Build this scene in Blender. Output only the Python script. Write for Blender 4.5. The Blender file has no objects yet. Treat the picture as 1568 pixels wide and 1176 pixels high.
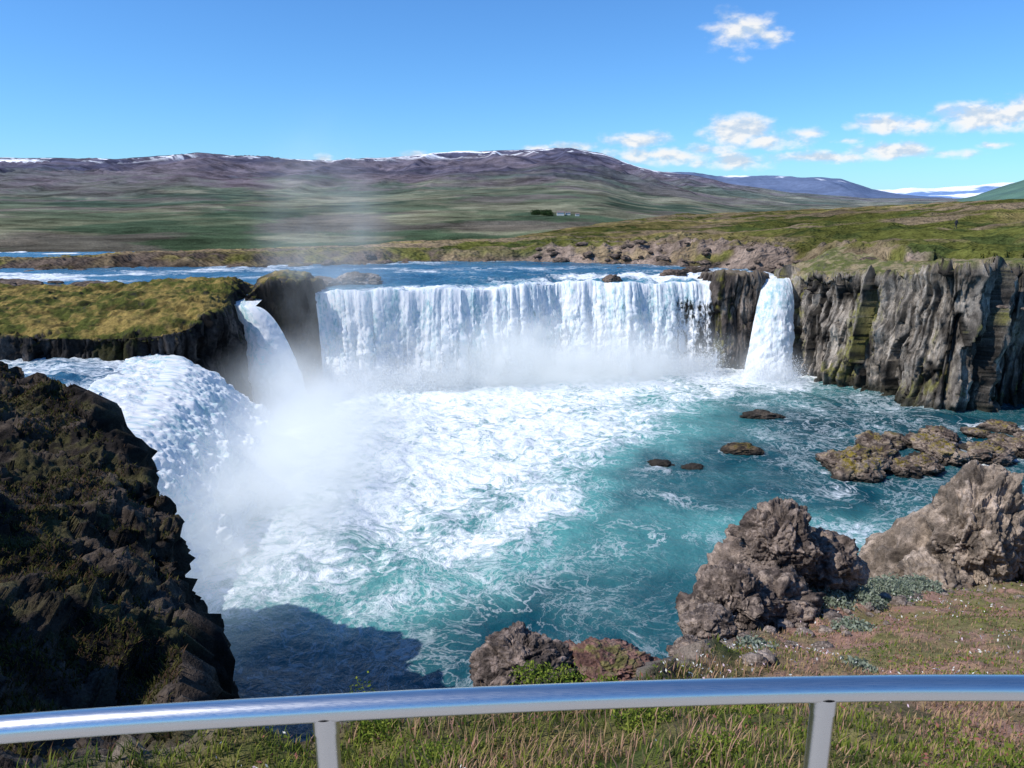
import bpy, bmesh, math, numpy as np
from mathutils import Vector
S=bpy.context.scene
rng=np.random.default_rng(7)
# ---------------------------------------------------------------- noise
def _h(ix,iy,iz,seed):
    h=(ix.astype(np.int64)*374761393+iy.astype(np.int64)*668265263+iz.astype(np.int64)*2147483647+seed*1274126177)&0xffffffff
    h=((h^(h>>13))*1274126177)&0xffffffff
    h=((h^(h>>16))*2246822519)&0xffffffff
    h=h^(h>>15)
    return (h&0xffffff)/float(0xffffff)
def vn(p,seed=0):
    i=np.floor(p); f=p-i; u=f*f*f*(f*(f*6-15)+10); i=i.astype(np.int64)
    x,y,z=i[...,0],i[...,1],i[...,2]; ux,uy,uz=u[...,0],u[...,1],u[...,2]
    def L(a,b,t): return a+(b-a)*t
    a=L(_h(x,y,z,seed),_h(x+1,y,z,seed),ux); b=L(_h(x,y+1,z,seed),_h(x+1,y+1,z,seed),ux)
    c=L(_h(x,y,z+1,seed),_h(x+1,y,z+1,seed),ux); d=L(_h(x,y+1,z+1,seed),_h(x+1,y+1,z+1,seed),ux)
    return L(L(a,b,uy),L(c,d,uy),uz)*2-1
def fbm(p,oct=5,seed=0,gain=.5):
    r=0;a=1;t=0
    for k in range(oct):
        r=r+a*vn(p,seed+k*17); t+=a; a*=gain; p=p*2.03+11.3
    return r/t*1.4
def ridged(p,oct=5,seed=0,gain=.5):
    r=0;a=1;t=0
    for k in range(oct):
        r=r+a*(1-np.abs(vn(p,seed+k*17))*2); t+=a; a*=gain; p=p*2.03+7.7
    return r/t
def worley(p,seed=0):
    """F1, F2, cell id, and a per-cell tilted plane value (angular facets)"""
    i=np.floor(p).astype(np.int64); F1=np.full(p.shape[:-1],9.); F2=F1.copy(); ID=np.zeros(p.shape[:-1]); T=ID.copy()
    for dx in(-1,0,1):
        for dy in(-1,0,1):
            for dz in(-1,0,1):
                cx,cy,cz=i[...,0]+dx,i[...,1]+dy,i[...,2]+dz
                ox=p[...,0]-cx-_h(cx,cy,cz,seed);oy=p[...,1]-cy-_h(cx,cy,cz,seed+1);oz=p[...,2]-cz-_h(cx,cy,cz,seed+2)
                d=np.sqrt(ox*ox+oy*oy+oz*oz); m=d<F1; I=_h(cx,cy,cz,seed+5)
                F2=np.where(m,F1,np.minimum(F2,d)); ID=np.where(m,I,ID); F1=np.where(m,d,F1)
                T=np.where(m,ox*np.sin(I*91.7)+oy*np.sin(I*53.1+1)+oz*np.sin(I*37.9+2),T)
    return F1,F2,ID,T
def sst(x,a=0.,b=1.):
    t=np.clip((x-a)/(b-a),0,1); return t*t*(3-2*t)
def mixc(a,b,t):
    a=np.asarray(a,float);b=np.asarray(b,float); return a+(b-a)*t[...,None]
def A(*v): return np.array(v,float)
def P2(x,y,z=0): return np.stack([x,y,np.zeros_like(x)+z],-1)
# ---------------------------------------------------------------- node helper
class NT:
    def __init__(s,tree): s.t=tree; tree.nodes.clear()
    def n(s,ty,props=None,**ins):
        nd=s.t.nodes.new(ty)
        for k,v in (props or {}).items(): setattr(nd,k,v)
        for k,v in ins.items():
            key=int(k[1:]) if k[0]=='_' and k[1:].isdigit() else k.replace('_',' ')
            s.set(nd.inputs[key],v)
        return nd
    def set(s,inp,v):
        if isinstance(v,bpy.types.NodeSocket): s.t.links.new(v,inp)
        elif isinstance(v,bpy.types.Node): s.t.links.new(v.outputs[0],inp)
        else: inp.default_value=v
    def m(s,op,a,b=0.,c=None,clamp=False):
        nd=s.t.nodes.new('ShaderNodeMath'); nd.operation=op; nd.use_clamp=clamp
        s.set(nd.inputs[0],a); s.set(nd.inputs[1],b)
        if c is not None: s.set(nd.inputs[2],c)
        return nd.outputs[0]
    def vm(s,op,a,b=None,sc=None):
        nd=s.t.nodes.new('ShaderNodeVectorMath'); nd.operation=op
        s.set(nd.inputs[0],a)
        if b is not None: s.set(nd.inputs[1],b)
        if sc is not None: s.set(nd.inputs['Scale'],sc)
        return nd.outputs['Value'] if op in('LENGTH','DOT_PRODUCT') else nd.outputs[0]
    def noise(s,vec,scale,detail=4,rough=.55,dist=0.,color=False):
        nd=s.n('ShaderNodeTexNoise',Vector=vec,Scale=scale,Detail=detail,Roughness=rough,Distortion=dist)
        return nd.outputs['Color' if color else 'Fac'] if not color else nd.outputs['Color']
    def mr(s,v,a,b,c=0.,d=1.,smooth=False):
        nd=s.t.nodes.new('ShaderNodeMapRange'); nd.clamp=True
        if smooth: nd.interpolation_type='SMOOTHSTEP'
        for i,x in enumerate((v,a,b,c,d)): s.set(nd.inputs[i],x)
        return nd.outputs[0]
    def mix(s,f,a,b,blend='MIX'):
        nd=s.t.nodes.new('ShaderNodeMix'); nd.data_type='RGBA'; nd.blend_type=blend
        s.set(nd.inputs[0],f)
        for i,x in ((6,a),(7,b)):
            if isinstance(x,(tuple,list)) and len(x)==3: x=(*x,1)
            s.set(nd.inputs[i],x)
        return nd.outputs[2]
    def pos(s): return s.n('ShaderNodeNewGeometry').outputs['Position']
    def attr(s,name,out='Color'): return s.n('ShaderNodeAttribute',{'attribute_name':name}).outputs[out]
def newmat(name):
    m=bpy.data.materials.new(name); m.use_nodes=True; return m,NT(m.node_tree)
def finish(N,sh,vol=None):
    o=N.n('ShaderNodeOutputMaterial')
    if sh is not None: N.set(o.inputs['Surface'],sh)
    if vol is not None: N.set(o.inputs['Volume'],vol)
def mat_attr(name,scale=3.,amt=.5,bump=.5,bdist=.1,rough=.9,spec=.25,scale2=None,stretch=(1,1,1)):
    m,N=newmat(name); p=N.vm('MULTIPLY',N.pos(),stretch)
    a=N.noise(p,scale,5,.62); b=N.noise(p,(scale2 or scale*6),4,.62)
    f=N.mr(N.m('ADD',N.m('MULTIPLY',a,.5),N.m('MULTIPLY',b,.5)),.33,.67,1-amt,1+amt)
    c=N.vm('SCALE',N.attr('Col'),sc=f)
    h=N.m('ADD',a,N.m('MULTIPLY',b,.4))
    bp=N.n('ShaderNodeBump',Strength=bump,Distance=bdist,Height=h)
    sh=N.n('ShaderNodeBsdfPrincipled',Base_Color=c,Roughness=rough,Normal=bp.outputs[0])
    sh.inputs['Specular IOR Level'].default_value=spec
    finish(N,sh); return m
# ---------------------------------------------------------------- mesh helper
def mesh_obj(name,V,F,mat,col=None,attrs=None,smooth=True,parent=None):
    V=np.ascontiguousarray(V,dtype=np.float32).reshape(-1,3); F=np.ascontiguousarray(F,dtype=np.int32)
    k=F.shape[1]; me=bpy.data.meshes.new(name)
    me.vertices.add(len(V)); me.vertices.foreach_set('co',V.ravel())
    me.loops.add(F.size); me.loops.foreach_set('vertex_index',F.ravel())
    me.polygons.add(len(F)); me.polygons.foreach_set('loop_start',np.arange(0,F.size,k,dtype=np.int32))
    me.polygons.foreach_set('loop_total',np.full(len(F),k,dtype=np.int32))
    me.update(calc_edges=True); me.validate()
    me.polygons.foreach_set('use_smooth',np.full(len(me.polygons),smooth))
    if col is not None:
        c=np.ones((len(V),4),np.float32); c[:,:3]=np.clip(col.reshape(-1,3),0.003,1)
        at=me.color_attributes.new('Col','FLOAT_COLOR','POINT'); at.data.foreach_set('color',c.ravel())
    for an,av in (attrs or {}).items():
        at=me.attributes.new(an,'FLOAT','POINT'); at.data.foreach_set('value',np.ascontiguousarray(av,dtype=np.float32).ravel())
    ob=bpy.data.objects.new(name,me); S.collection.objects.link(ob); me.materials.append(mat)
    if parent: ob.parent=parent
    return ob
def gridF(M,K,flip=False):
    i=np.arange(M-1)[:,None]*K+np.arange(K-1)[None,:]
    i=i.ravel(); f=np.stack([i,i+1,i+K+1,i+K],-1)
    return f[:,::-1] if flip else f
def cr(P,t):
    P=np.asarray(P,float); K=len(P); i=np.clip(np.floor(t).astype(int),0,K-2); f=(t-i)[:,None]
    p1=P[i];p2=P[i+1];p0=P[np.maximum(i-1,0)];p3=P[np.minimum(i+2,K-1)]
    return .5*((2*p1)+(-p0+p2)*f+(2*p0-5*p1+4*p2-p3)*f*f+(-p0+3*p1-3*p2+p3)*f**3)
def unit(v): return v/np.maximum(np.linalg.norm(v,axis=-1,keepdims=True),1e-9)
def gnorm(G):
    n=unit(np.cross(np.gradient(G,axis=0),np.gradient(G,axis=1))); return n
def loft(name,rails,ns,rows,zbase,frows,lean,capd,faced,mat,colf,bulge=0.,build=True):
    rails=[np.asarray(r,float) for r in rails]; rim=rails[-1]; K=len(rim)
    td=np.linspace(0,K-1,2000); pd=cr(rim,td); s=np.r_[0,np.cumsum(np.linalg.norm(np.diff(pd,axis=0),axis=1))]
    t=np.interp(np.linspace(0,s[-1],ns),s,td); R=[cr(r,t) for r in rails]
    G=[];fa=[]
    for i in range(len(R)-1):
        for k in range(rows[i]):
            q=k/rows[i]; p=R[i]*(1-q)+R[i+1]*q
            if bulge and i==len(R)-2: p=p.copy(); p[:,2]+=bulge*math.sin(q*math.pi)
            G.append(p); fa.append(0. if i<len(R)-2 else max(0,(q-.85)/.15)*.6)
    tan=np.gradient(R[-1][:,:2],axis=0); n=unit(np.stack([tan[:,1],-tan[:,0]],-1))
    dd=(R[-1]-R[-2])[:,:2]
    n=n*(1 if (n*dd).sum()>0 else -1)
    capN=len(G); zb=zbase
    for j in range(frows+1):
        h=j/frows; p=R[-1].copy(); p[:,:2]+=n*lean*h; p[:,2]=p[:,2]+(zb-p[:,2])*h
        G.append(p); fa.append(min(1,.7+.3*h*8))
    G=np.array(G); fa=np.array(fa)[:,None]*np.ones(G.shape[:2])
    N=gnorm(G); flip=N[:capN,:,2].mean()<0
    if flip: N=-N
    d=capd(G)*(1-fa)+faced(G)*fa
    G2=G+N*d[...,None]
    N2=gnorm(G2)*(-1 if flip else 1)
    col=colf(G2,N2,fa,G)
    ob=mesh_obj(name,G2,gridF(*G.shape[:2],flip=not flip),mat,col) if build else None
    return ob,G2,capN,N2
# ---------------------------------------------------------------- camera, light, world
cam=bpy.data.cameras.new('camera'); co=bpy.data.objects.new('camera',cam); S.collection.objects.link(co)
co.location=(0,0,22); co.rotation_euler=(math.radians(76),0,0); cam.lens=26; cam.sensor_width=36; cam.clip_end=60000; cam.clip_start=.05
S.camera=co
S.view_settings.view_transform='Standard'; S.view_settings.look='None'; S.view_settings.exposure=0
EL=math.radians(48); AZB=math.radians(19)
sd=Vector((-math.cos(EL)*math.cos(AZB),-math.cos(EL)*math.sin(AZB),math.sin(EL)))
sl=bpy.data.lights.new('sun','SUN'); sl.energy=4.9; sl.angle=math.radians(.5); sl.color=(1,.95,.88)
so=bpy.data.objects.new('sun',sl); S.collection.objects.link(so); so.rotation_euler=sd.to_track_quat('Z','Y').to_euler()
W=bpy.data.worlds.new('World'); S.world=W; W.use_nodes=True; N=NT(W.node_tree)
sky=N.n('ShaderNodeTexSky',{'sky_type':'NISHITA','sun_disc':False,'sun_elevation':EL,'sun_rotation':math.radians(-109),'air_density':1.0,'dust_density':.2,'ozone_density':3,'altitude':300})
d=N.n('ShaderNodeTexCoord').outputs['Generated']; sx=N.n('ShaderNodeSeparateXYZ',Vector=d)
yy=N.m('MAXIMUM',sx.outputs[1],.05)
pv=N.n('ShaderNodeCombineXYZ',X=N.m('DIVIDE',sx.outputs[0],yy),Y=N.m('DIVIDE',sx.outputs[2],yy),Z=0.).outputs[0]
clouds=[(.285,.205,.055,.028,.85),(.325,.198,.035,.016,.65),(.290,.086,.060,.026,1.2),(.33,.074,.07,.016,.8),(.165,.074,.055,.015,1.),(.19,.056,.09,.016,.9),(.292,.048,.08,.014,.95),(.245,.062,.05,.012,.8),
(.475,.094,.06,.015,1.),(.52,.094,.055,.014,.8),(.606,.102,.09,.023,1.2),(.655,.110,.06,.023,1.15),(.4935,.061,.07,.014,1.15),(.402,.053,.08,.011,.95),(.0805,.066,.04,.010,1.),(-.244,.052,.016,.008,.9),(-.121,.055,.026,.008,.9),(.03,.064,.026,.008,.8),(.56,.058,.06,.008,.6),(.38,.083,.04,.009,.6),(.29,.172,.02,.006,.3),(.62,.068,.03,.006,.6),(.43,.074,.04,.006,.5)]
mask=None
for cx,cz,rx,rz,w in clouds:
    q=N.vm('MULTIPLY',N.vm('SUBTRACT',pv,(cx,cz,0)),(1/rx,1/rz,0))
    v=N.m('MULTIPLY',N.m('SUBTRACT',1.,N.vm('LENGTH',q),clamp=False),w)
    mask=v if mask is None else N.m('MAXIMUM',mask,v)
pc=N.vm('MULTIPLY',pv,(1,1.8,1))
cn=N.noise(pc,30,5,.55,.1); cn2=N.noise(N.vm('ADD',pc,(-.004,.012,0)),30,3,.5,.1)
dens=N.mr(N.m('ADD',mask,N.m('MULTIPLY',N.m('SUBTRACT',cn,.5),1.7)),.0,.8,smooth=True)
dens=N.m('MULTIPLY',dens,N.mr(mask,-.25,.2))
lit=N.mr(N.m('SUBTRACT',cn,cn2),-.09,.07)
ccol=N.mix(lit,(.60,.72,.87),(.98,.98,.98))
skc=N.mix(1.,sky.outputs[0],(.50,.89,1.30),'MULTIPLY')
b1=N.n('ShaderNodeBackground',Color=skc,Strength=.13); b2=N.n('ShaderNodeBackground',Color=ccol,Strength=.97)
ms=N.n('ShaderNodeMixShader',_0=N.m('MULTIPLY',dens,.95),_1=b1.outputs[0],_2=b2.outputs[0])
wo=N.n('ShaderNodeOutputWorld'); N.set(wo.inputs[0],ms)
# ---------------------------------------------------------------- materials
M_rock=mat_attr('basalt_rock',1.6,.6,1.,.2,.9,.25,9,(1,1,.5))
M_rockf=mat_attr('lava_rock',8,.7,1.,.05,.92,.2,44)
M_soil=mat_attr('heath_soil',7,.6,.9,.05,.95,.1,60)
M_moss=mat_attr('dark_mossy_rock',3.,.7,1.,.12,.95,.1,20)
def ground_mat():
    m,N=newmat('valley_ground'); p=N.pos(); pf=N.vm('MULTIPLY',p,(.7,1,1))
    a=N.noise(pf,.010,8,.78,.3); b=N.noise(p,.5,5,.65); c=N.noise(p,3.,3,.6)
    f1=N.mr(a,.37,.63,.42,1.58); f2=N.mr(N.m('ADD',N.m('MULTIPLY',b,.6),N.m('MULTIPLY',c,.4)),.35,.65,.5,1.5)
    col=N.vm('SCALE',N.attr('Col'),sc=N.m('MULTIPLY',f1,f2))
    bp=N.n('ShaderNodeBump',Strength=.8,Distance=.35,Height=N.m('ADD',b,N.m('MULTIPLY',c,.3)))
    bp2=N.n('ShaderNodeBump',Strength=.7,Distance=18.,Height=a,Normal=bp.outputs[0])
    sh=N.n('ShaderNodeBsdfDiffuse',Color=col,Normal=bp2.outputs[0]); finish(N,sh); return m
M_ground=ground_mat()
M_veg,N=newmat('vegetation')
c=N.attr('Col'); df=N.n('ShaderNodeBsdfDiffuse',Color=c); tr=N.n('ShaderNodeBsdfTranslucent',Color=c)
finish(N,N.n('ShaderNodeMixShader',_0=.35,_1=df.outputs[0],_2=tr.outputs[0]))
M_spray,N=newmat('water_droplets')
df=N.n('ShaderNodeBsdfDiffuse',Color=(.94,.96,.98,1)); tr=N.n('ShaderNodeBsdfTranslucent',Color=(.94,.96,.98,1))
finish(N,N.n('ShaderNodeMixShader',_0=.5,_1=df.outputs[0],_2=tr.outputs[0]))
def water_mat(name,deep,milk,s=1.,stretch=(1,1,1)):
    m,N=newmat(name); p=N.vm('MULTIPLY',N.pos(),stretch); foam=N.attr('foam','Fac'); mk=N.attr('milk','Fac')
    w=N.noise(p,.16*s,3,.5,0,True); p2=N.vm('ADD',p,N.vm('SCALE',N.vm('SUBTRACT',w,(.5,.5,.5)),sc=5.5/s))
    def line(scale,wd,det=4,dist=.6):
        n=N.noise(p2,scale*s,det,.6,dist); a=N.m('ABSOLUTE',N.m('SUBTRACT',n,.5))
        return N.mr(a,0.,N.m('MULTIPLY',N.m('ADD',foam,.15),wd),1.,0.)
    big=N.noise(p2,.16*s,3,.55,.5); fine=N.noise(p2,1.4*s,6,.72,.3)
    gate=N.mr(big,.38,.58)
    l1=N.m('MULTIPLY',line(.33,.05,5,.3),N.mr(foam,.03,.55,0.,.85)); l2=N.m('MULTIPLY',N.m('MULTIPLY',line(.95,.08,5,.3),gate),N.mr(foam,.03,.55))
    pt=N.mr(N.m('ADD',N.m('ADD',foam,N.m('MULTIPLY',N.m('SUBTRACT',fine,.5),1.8)),N.m('MULTIPLY',N.m('SUBTRACT',big,.5),1.5)),.36,.95,smooth=True)
    f=N.m('MAXIMUM',N.m('MAXIMUM',l1,l2),pt)
    f=N.m('MULTIPLY',f,N.mr(fine,.3,.55,.5,1.))
    mk2=N.m('ADD',mk,N.m('MULTIPLY',N.m('SUBTRACT',big,.5),.8),clamp=True)
    base=N.mix(mk2,deep,milk); col=N.mix(f,base,(.86,.90,.92))
    wv=N.noise(p,1.6*s,5,.6,.4)
    h=N.m('ADD',N.m('ADD',wv,N.m('MULTIPLY',fine,.5)),N.m('MULTIPLY',f,.3))
    bp=N.n('ShaderNodeBump',Strength=.75,Distance=.25,Height=h)
    sh=N.n('ShaderNodeBsdfPrincipled',Base_Color=col,Roughness=N.mr(f,0,.6,.18,.7),Normal=bp.outputs[0])
    sh.inputs['IOR'].default_value=1.33; sh.inputs['Specular IOR Level'].default_value=.4
    finish(N,sh); return m
M_pool=water_mat('glacial_pool_water',(.003,.052,.072),(.09,.30,.29))
M_river=water_mat('river_water',(.012,.07,.14),(.10,.30,.40),1.1,(.7,1.3,1))
def fall_mat(name):
    m,N=newmat(name); u=N.attr('fu','Fac'); v=N.attr('fv','Fac'); th=N.attr('thin','Fac')
    q=N.n('ShaderNodeCombineXYZ',X=u,Y=N.m('MULTIPLY',v,.20),Z=0.).outputs[0]
    q2=N.n('ShaderNodeCombineXYZ',X=u,Y=N.m('MULTIPLY',v,.5),Z=3.).outputs[0]
    a=N.noise(q,1.0,5,.66,.5); b=N.noise(q2,3.0,5,.72,.5); big=N.noise(q,.3,3,.5)
    w=N.mr(N.m('ADD',N.m('MULTIPLY',a,.5),N.m('MULTIPLY',b,.5)),.36,.55,smooth=True)
    tint=N.mix(N.mr(big,.45,.6),(.36,.62,.65),(.60,.73,.79))
    tint=N.mix(N.mr(v,4.,10.),tint,(.84,.89,.93))
    col=N.mix(w,tint,(.96,.97,.98))
    bp=N.n('ShaderNodeBump',Strength=.5,Distance=.25,Height=N.m('ADD',a,N.m('MULTIPLY',b,.7)))
    d1=N.n('ShaderNodeBsdfDiffuse',Color=col,Normal=bp.outputs[0]); t1=N.n('ShaderNodeBsdfTranslucent',Color=col,Normal=bp.outputs[0])
    sh=N.n('ShaderNodeMixShader',_0=.28,_1=d1.outputs[0],_2=t1.outputs[0])
    al=N.mr(N.m('SUBTRACT',N.m('ADD',N.m('MULTIPLY',a,.55),N.m('MULTIPLY',b,.45)),N.m('MULTIPLY',th,.30)),.20,.30)
    tp=N.n('ShaderNodeBsdfTransparent')
    finish(N,N.n('ShaderNodeMixShader',_0=al,_1=tp.outputs[0],_2=sh.outputs[0])); return m
M_fall=fall_mat('falling_water')
def steel():
    m,N=newmat('brushed_steel'); p=N.pos(); n=N.noise(N.vm('MULTIPLY',p,(6,400,400)),3,3,.6)
    sh=N.n('ShaderNodeBsdfPrincipled',Base_Color=(.78,.76,.73,1),Metallic=1.,Roughness=N.mr(n,.3,.7,.24,.36)); finish(N,sh); return m
M_steel=steel()
# ---------------------------------------------------------------- ground sheet
def interp(x,t): t=np.array(t,float); return np.interp(x,t[:,0],t[:,1])
def lipY(x): return interp(x,[(-300,92),(-24,92),(-11,93),(0,98),(14,100.5),(27,103),(36,101),(42,96),(50,90),(70,86),(300,86)])
def shoreY(x): return interp(x,[(-300,92),(-150,103),(-77,112),(-40,116),(-10,125),(5,126),(20,121),(33,112),(42,104),(48,92),(52,60),(400,60)])
SKY=[(-80,2.4),(-40,2.5),(-33.6,2.56),(-27,2.6),(-22.2,3.08),(-18,2.9),(-13.5,2.75),(-8.9,3.0),(-4.1,3.42),(0,3.5),(4.2,3.66),(6.6,3.34),(8.5,2.6),(10.4,2.05),(13.2,1.75),(16,1.1),(20,.5),(25,.1),(80,0)]
def groundH(x,y):
    r=np.hypot(x,y); az=np.degrees(np.arctan2(x,y)); p=P2(x,y)
    sh=shoreY(x)+fbm(p*.12,3,5)*2.5
    dsh=y-sh
    rb=sst(az,-5,14)
    terr=11.6+(1.6+1.2*rb)*sst(dsh,0,5+6*np.abs(fbm(p*.05,2,8)))+fbm(p*.09,5,9)*(.6+.6*rb)*sst(dsh,-1,5)+ridged(p*.35,5,31)*(.5+.8*rb)*sst(dsh,-2,2)*(1-sst(dsh,18,60))
    terr=terr+7.2*sst(az,13,37)*sst(r,75,215)
    E=interp(az,[(-80,125),(-34,128),(-15,140),(0,165),(8,250),(14,400),(80,460)])+fbm(p*.02,3,3)*10
    zs=22+5000*np.tan(np.radians(interp(az,SKY)))
    q=np.clip((r-700)/4300,0,1.05)
    und=fbm(p*.0011,6,21)*22*sst(r,900,2200)*(1-.75*sst(r,4300,5000))+ridged(P2(x*.006,y*.0015),5,77)*32*sst(r,1600,3200)*(1-.8*sst(r,4200,5000))
    vall=-30+(zs+30)*(q**1.2)+und*np.clip((zs-22)/200,.15,1)+fbm(p*.01,3,6)*2*sst(r,300,900)
    vall=np.where(r>5000,zs-(r-5000)*.05+fbm(p*.0011,5,21)*6,vall)
    k=sst(r,E,E*2.6+60)
    z=terr*(1-k)+vall*k
    bed=10.2
    z=np.where((dsh<0),np.minimum(z,bed+1.4*sst(dsh,-2.5,0)),z)
    z=np.where(y<lipY(x)+1.5,-2.5,z)
    return z,dsh,r,az,k,zs
az=np.radians(np.linspace(-60,60,860)); rr=np.r_[np.linspace(84,190,190),np.geomspace(191,7000,300)]
Rg,Ag=np.meshgrid(rr,az,indexing='ij'); gx=Rg*np.sin(Ag); gy=Rg*np.cos(Ag)
gz,dsh,r_,az_,kk,zs=groundH(gx,gy)
p=P2(gx,gy)
G=np.stack([gx,gy,gz],-1)
n1=fbm(p*.03,5,41); n2=fbm(p*.25,4,42); n3=fbm(P2(gx*.0028,gy*.0032),6,43,.62); n4=fbm(p*.0025,5,44,.6)
terrc=mixc(A(.08,.085,.022),A(.20,.16,.065),sst(n1+.5*n2,-.45,.4))
terrc=mixc(terrc,A(.045,.058,.018),sst(n2-.3*n1,.15,.5))
terrc=mixc(terrc,A(.20,.145,.10),sst(fbm(P2(gx*.05,gy*.13),5,48),-.02,.35)*.75)
rockc=mixc(A(.08,.062,.05),A(.23,.175,.14),sst(n2,-.5,.5))
rbb=sst(az_,-6,8)
terrc=mixc(terrc,rockc*(.5+.5*rbb)[...,None],np.clip((1-sst(dsh,5,12+24*rbb))*sst(n2+n1,-.2,.25)+(1-sst(dsh,.5,3)),0,1))
vc=mixc(A(.075,.098,.045),A(.17,.175,.095),sst(n3+.3*n4,-.4,.4)); vc=mixc(vc,A(.038,.068,.028),sst(n4+.8*n3,.08,.35)*(1-sst(r_,1800,2800))*.9)
vc=mixc(vc,A(.26,.24,.15),sst(fbm(P2(gx*.005,gy*.008),5,45,.6),.15,.42)*.6)
vc=mixc(vc,A(.13,.098,.08),sst(fbm(P2(gx*.004,gy*.006),5,46,.6),.04,.35)*.65)
zt=gz+n4*45+n3*50
mc=mixc(A(.045,.034,.043),A(.14,.105,.098),sst(n3+.4*n4,-.45,.45))
mc=mixc(mc,A(.10,.11,.06),sst(n4-.3*n3,.15,.5)*(1-sst(zt,110,180))*.6)
vc=mixc(vc,mc,sst(zt,40,100)*sst(zs,60,140))
snow=sst(gz/zs,.68,.82)*sst(fbm(P2(gx*.0024,gy*.008),5,47,.62),.14,.19)*sst(zs,150,230)
vc=mixc(vc,A(.9,.92,.95),snow)
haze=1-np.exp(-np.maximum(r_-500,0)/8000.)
vc=mixc(vc,A(.19,.24,.41),haze*.62*(1-.7*snow))  # aerial haze painted into the ground colour by distance
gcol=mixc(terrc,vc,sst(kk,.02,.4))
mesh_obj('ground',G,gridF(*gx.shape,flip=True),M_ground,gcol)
M_far=mat_attr('hazy_mountain',.004,.25,.3,10,.95,.03,.02)
def mountain(name,R,prof,depth,base,hazec,hz,seed,snowf,colr=(.08,.08,.10)):
    a=np.linspace(prof[0][0],prof[-1][0],300); zt=22+R*np.tan(np.radians(interp(a,prof)))
    rows=[]; K=70
    for j in range(K):
        q=j/(K-1); rad=R-depth*(1-q); x=rad*np.sin(np.radians(a)); y=rad*np.cos(np.radians(a))
        nn=ridged(P2(x*6/R*1.8,y*2.2/R),5,seed)
        z=base+(zt-base)*(q**1.15)+ (zt-base)*.22*nn*math.sin(q*math.pi)+(zt-base)*.05*fbm(P2(x*40/R,y*40/R),4,seed+3)
        rows.append(np.stack([x,y,z],-1))
    G=np.array(rows); pr=(G[...,2]-base)/np.maximum(zt-base,1)
    n=fbm(G*22/R,5,seed+1); c=mixc(A(*colr),A(*colr)*1.7,sst(n,-.5,.5))
    sn=sst(pr+n*.45,snowf,snowf+.1); c=mixc(c,A(*hazec),np.full(n.shape,hz)); c=mixc(c,A(.85,.90,.97),sn*.85)  # distance haze blended into the rock colour, then snow
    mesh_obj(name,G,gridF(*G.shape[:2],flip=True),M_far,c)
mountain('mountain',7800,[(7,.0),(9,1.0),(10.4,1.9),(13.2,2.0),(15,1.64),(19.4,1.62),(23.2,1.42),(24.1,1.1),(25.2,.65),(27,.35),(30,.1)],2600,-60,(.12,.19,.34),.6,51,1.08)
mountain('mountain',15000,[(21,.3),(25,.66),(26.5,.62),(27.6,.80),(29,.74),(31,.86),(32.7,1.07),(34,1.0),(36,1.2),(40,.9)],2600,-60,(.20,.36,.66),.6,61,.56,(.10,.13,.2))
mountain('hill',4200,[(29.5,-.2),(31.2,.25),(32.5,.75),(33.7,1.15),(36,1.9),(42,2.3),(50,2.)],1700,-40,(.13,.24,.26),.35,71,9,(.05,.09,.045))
# ---------------------------------------------------------------- water bodies
LIP=np.array([[-23.6,88,11.3],[-19,88.6,11.3],[-11.4,90.2,11.3],[-4,92.8,11.3],[2,95,11.3],[6.5,98.2,11.4],[10,98.6,11.4],[14,96.8,11.35],[18,98,11.4],[22,99.4,11.4],[26.8,99,11.4]])
def lipwob(x): 
    q=P2(x,x*0); return fbm(q*.35,3,201)*.9+fbm(q*1.3,3,202)*.3, fbm(q*.4,3,203)*.28
def upper_river():
    xs=np.linspace(-190,54,900)
    ly=np.interp(xs,np.r_[-190,-60,-24,LIP[:,0],28,33.9,36.7,39,45,54],np.r_[75,80,88,LIP[:,1],102,98.4,98.4,102,104,110])
    wy,wz=lipwob(xs); inl=sst(xs,-23,-21)*(1-sst(xs,26,27)); ly=ly+wy*inl-.15
    rows=[]
    for j in range(190):
        q=(j/189)**1.6; rows.append(np.stack([xs,ly+(150-ly)*q,xs*0],-1))
    G=np.array(rows); d=G[...,1]-ly
    rap=sst(G[...,0],-24,10)*(1-sst(d,3,20))+.45*(1-sst(d,0,5))
    z=11.3+.55*sst(d,0,14)-.12*(1-sst(d,0,1.2))+(wz*inl)[None,:]*(1-sst(d,0,3))
    z=z+fbm(P2(G[...,0]*.5,G[...,1]*.9),4,91)*(.10+.40*rap)*sst(d,-.5,1.5)+fbm(G*1.8,3,92)*.05
    G[...,2]=z
    nn=fbm(P2(G[...,0]*.08,G[...,1]*.22),4,93)
    foam=np.clip(.08+.85*np.clip(rap,0,1)*sst(nn,-.6,.3)+.6*(1-sst(d,0,2.))+.42*sst(nn,.0,.4)+.5*(1-sst(G[...,0],-75,-45))*sst(nn,-.3,.3),0,1)
    milk=np.clip(.25+.5*(1-sst(d,0,5)),0,1)
    mesh_obj('river_water',G,gridF(*G.shape[:2],flip=True),M_river,None,{'foam':foam,'milk':milk})
upper_river()
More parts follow.
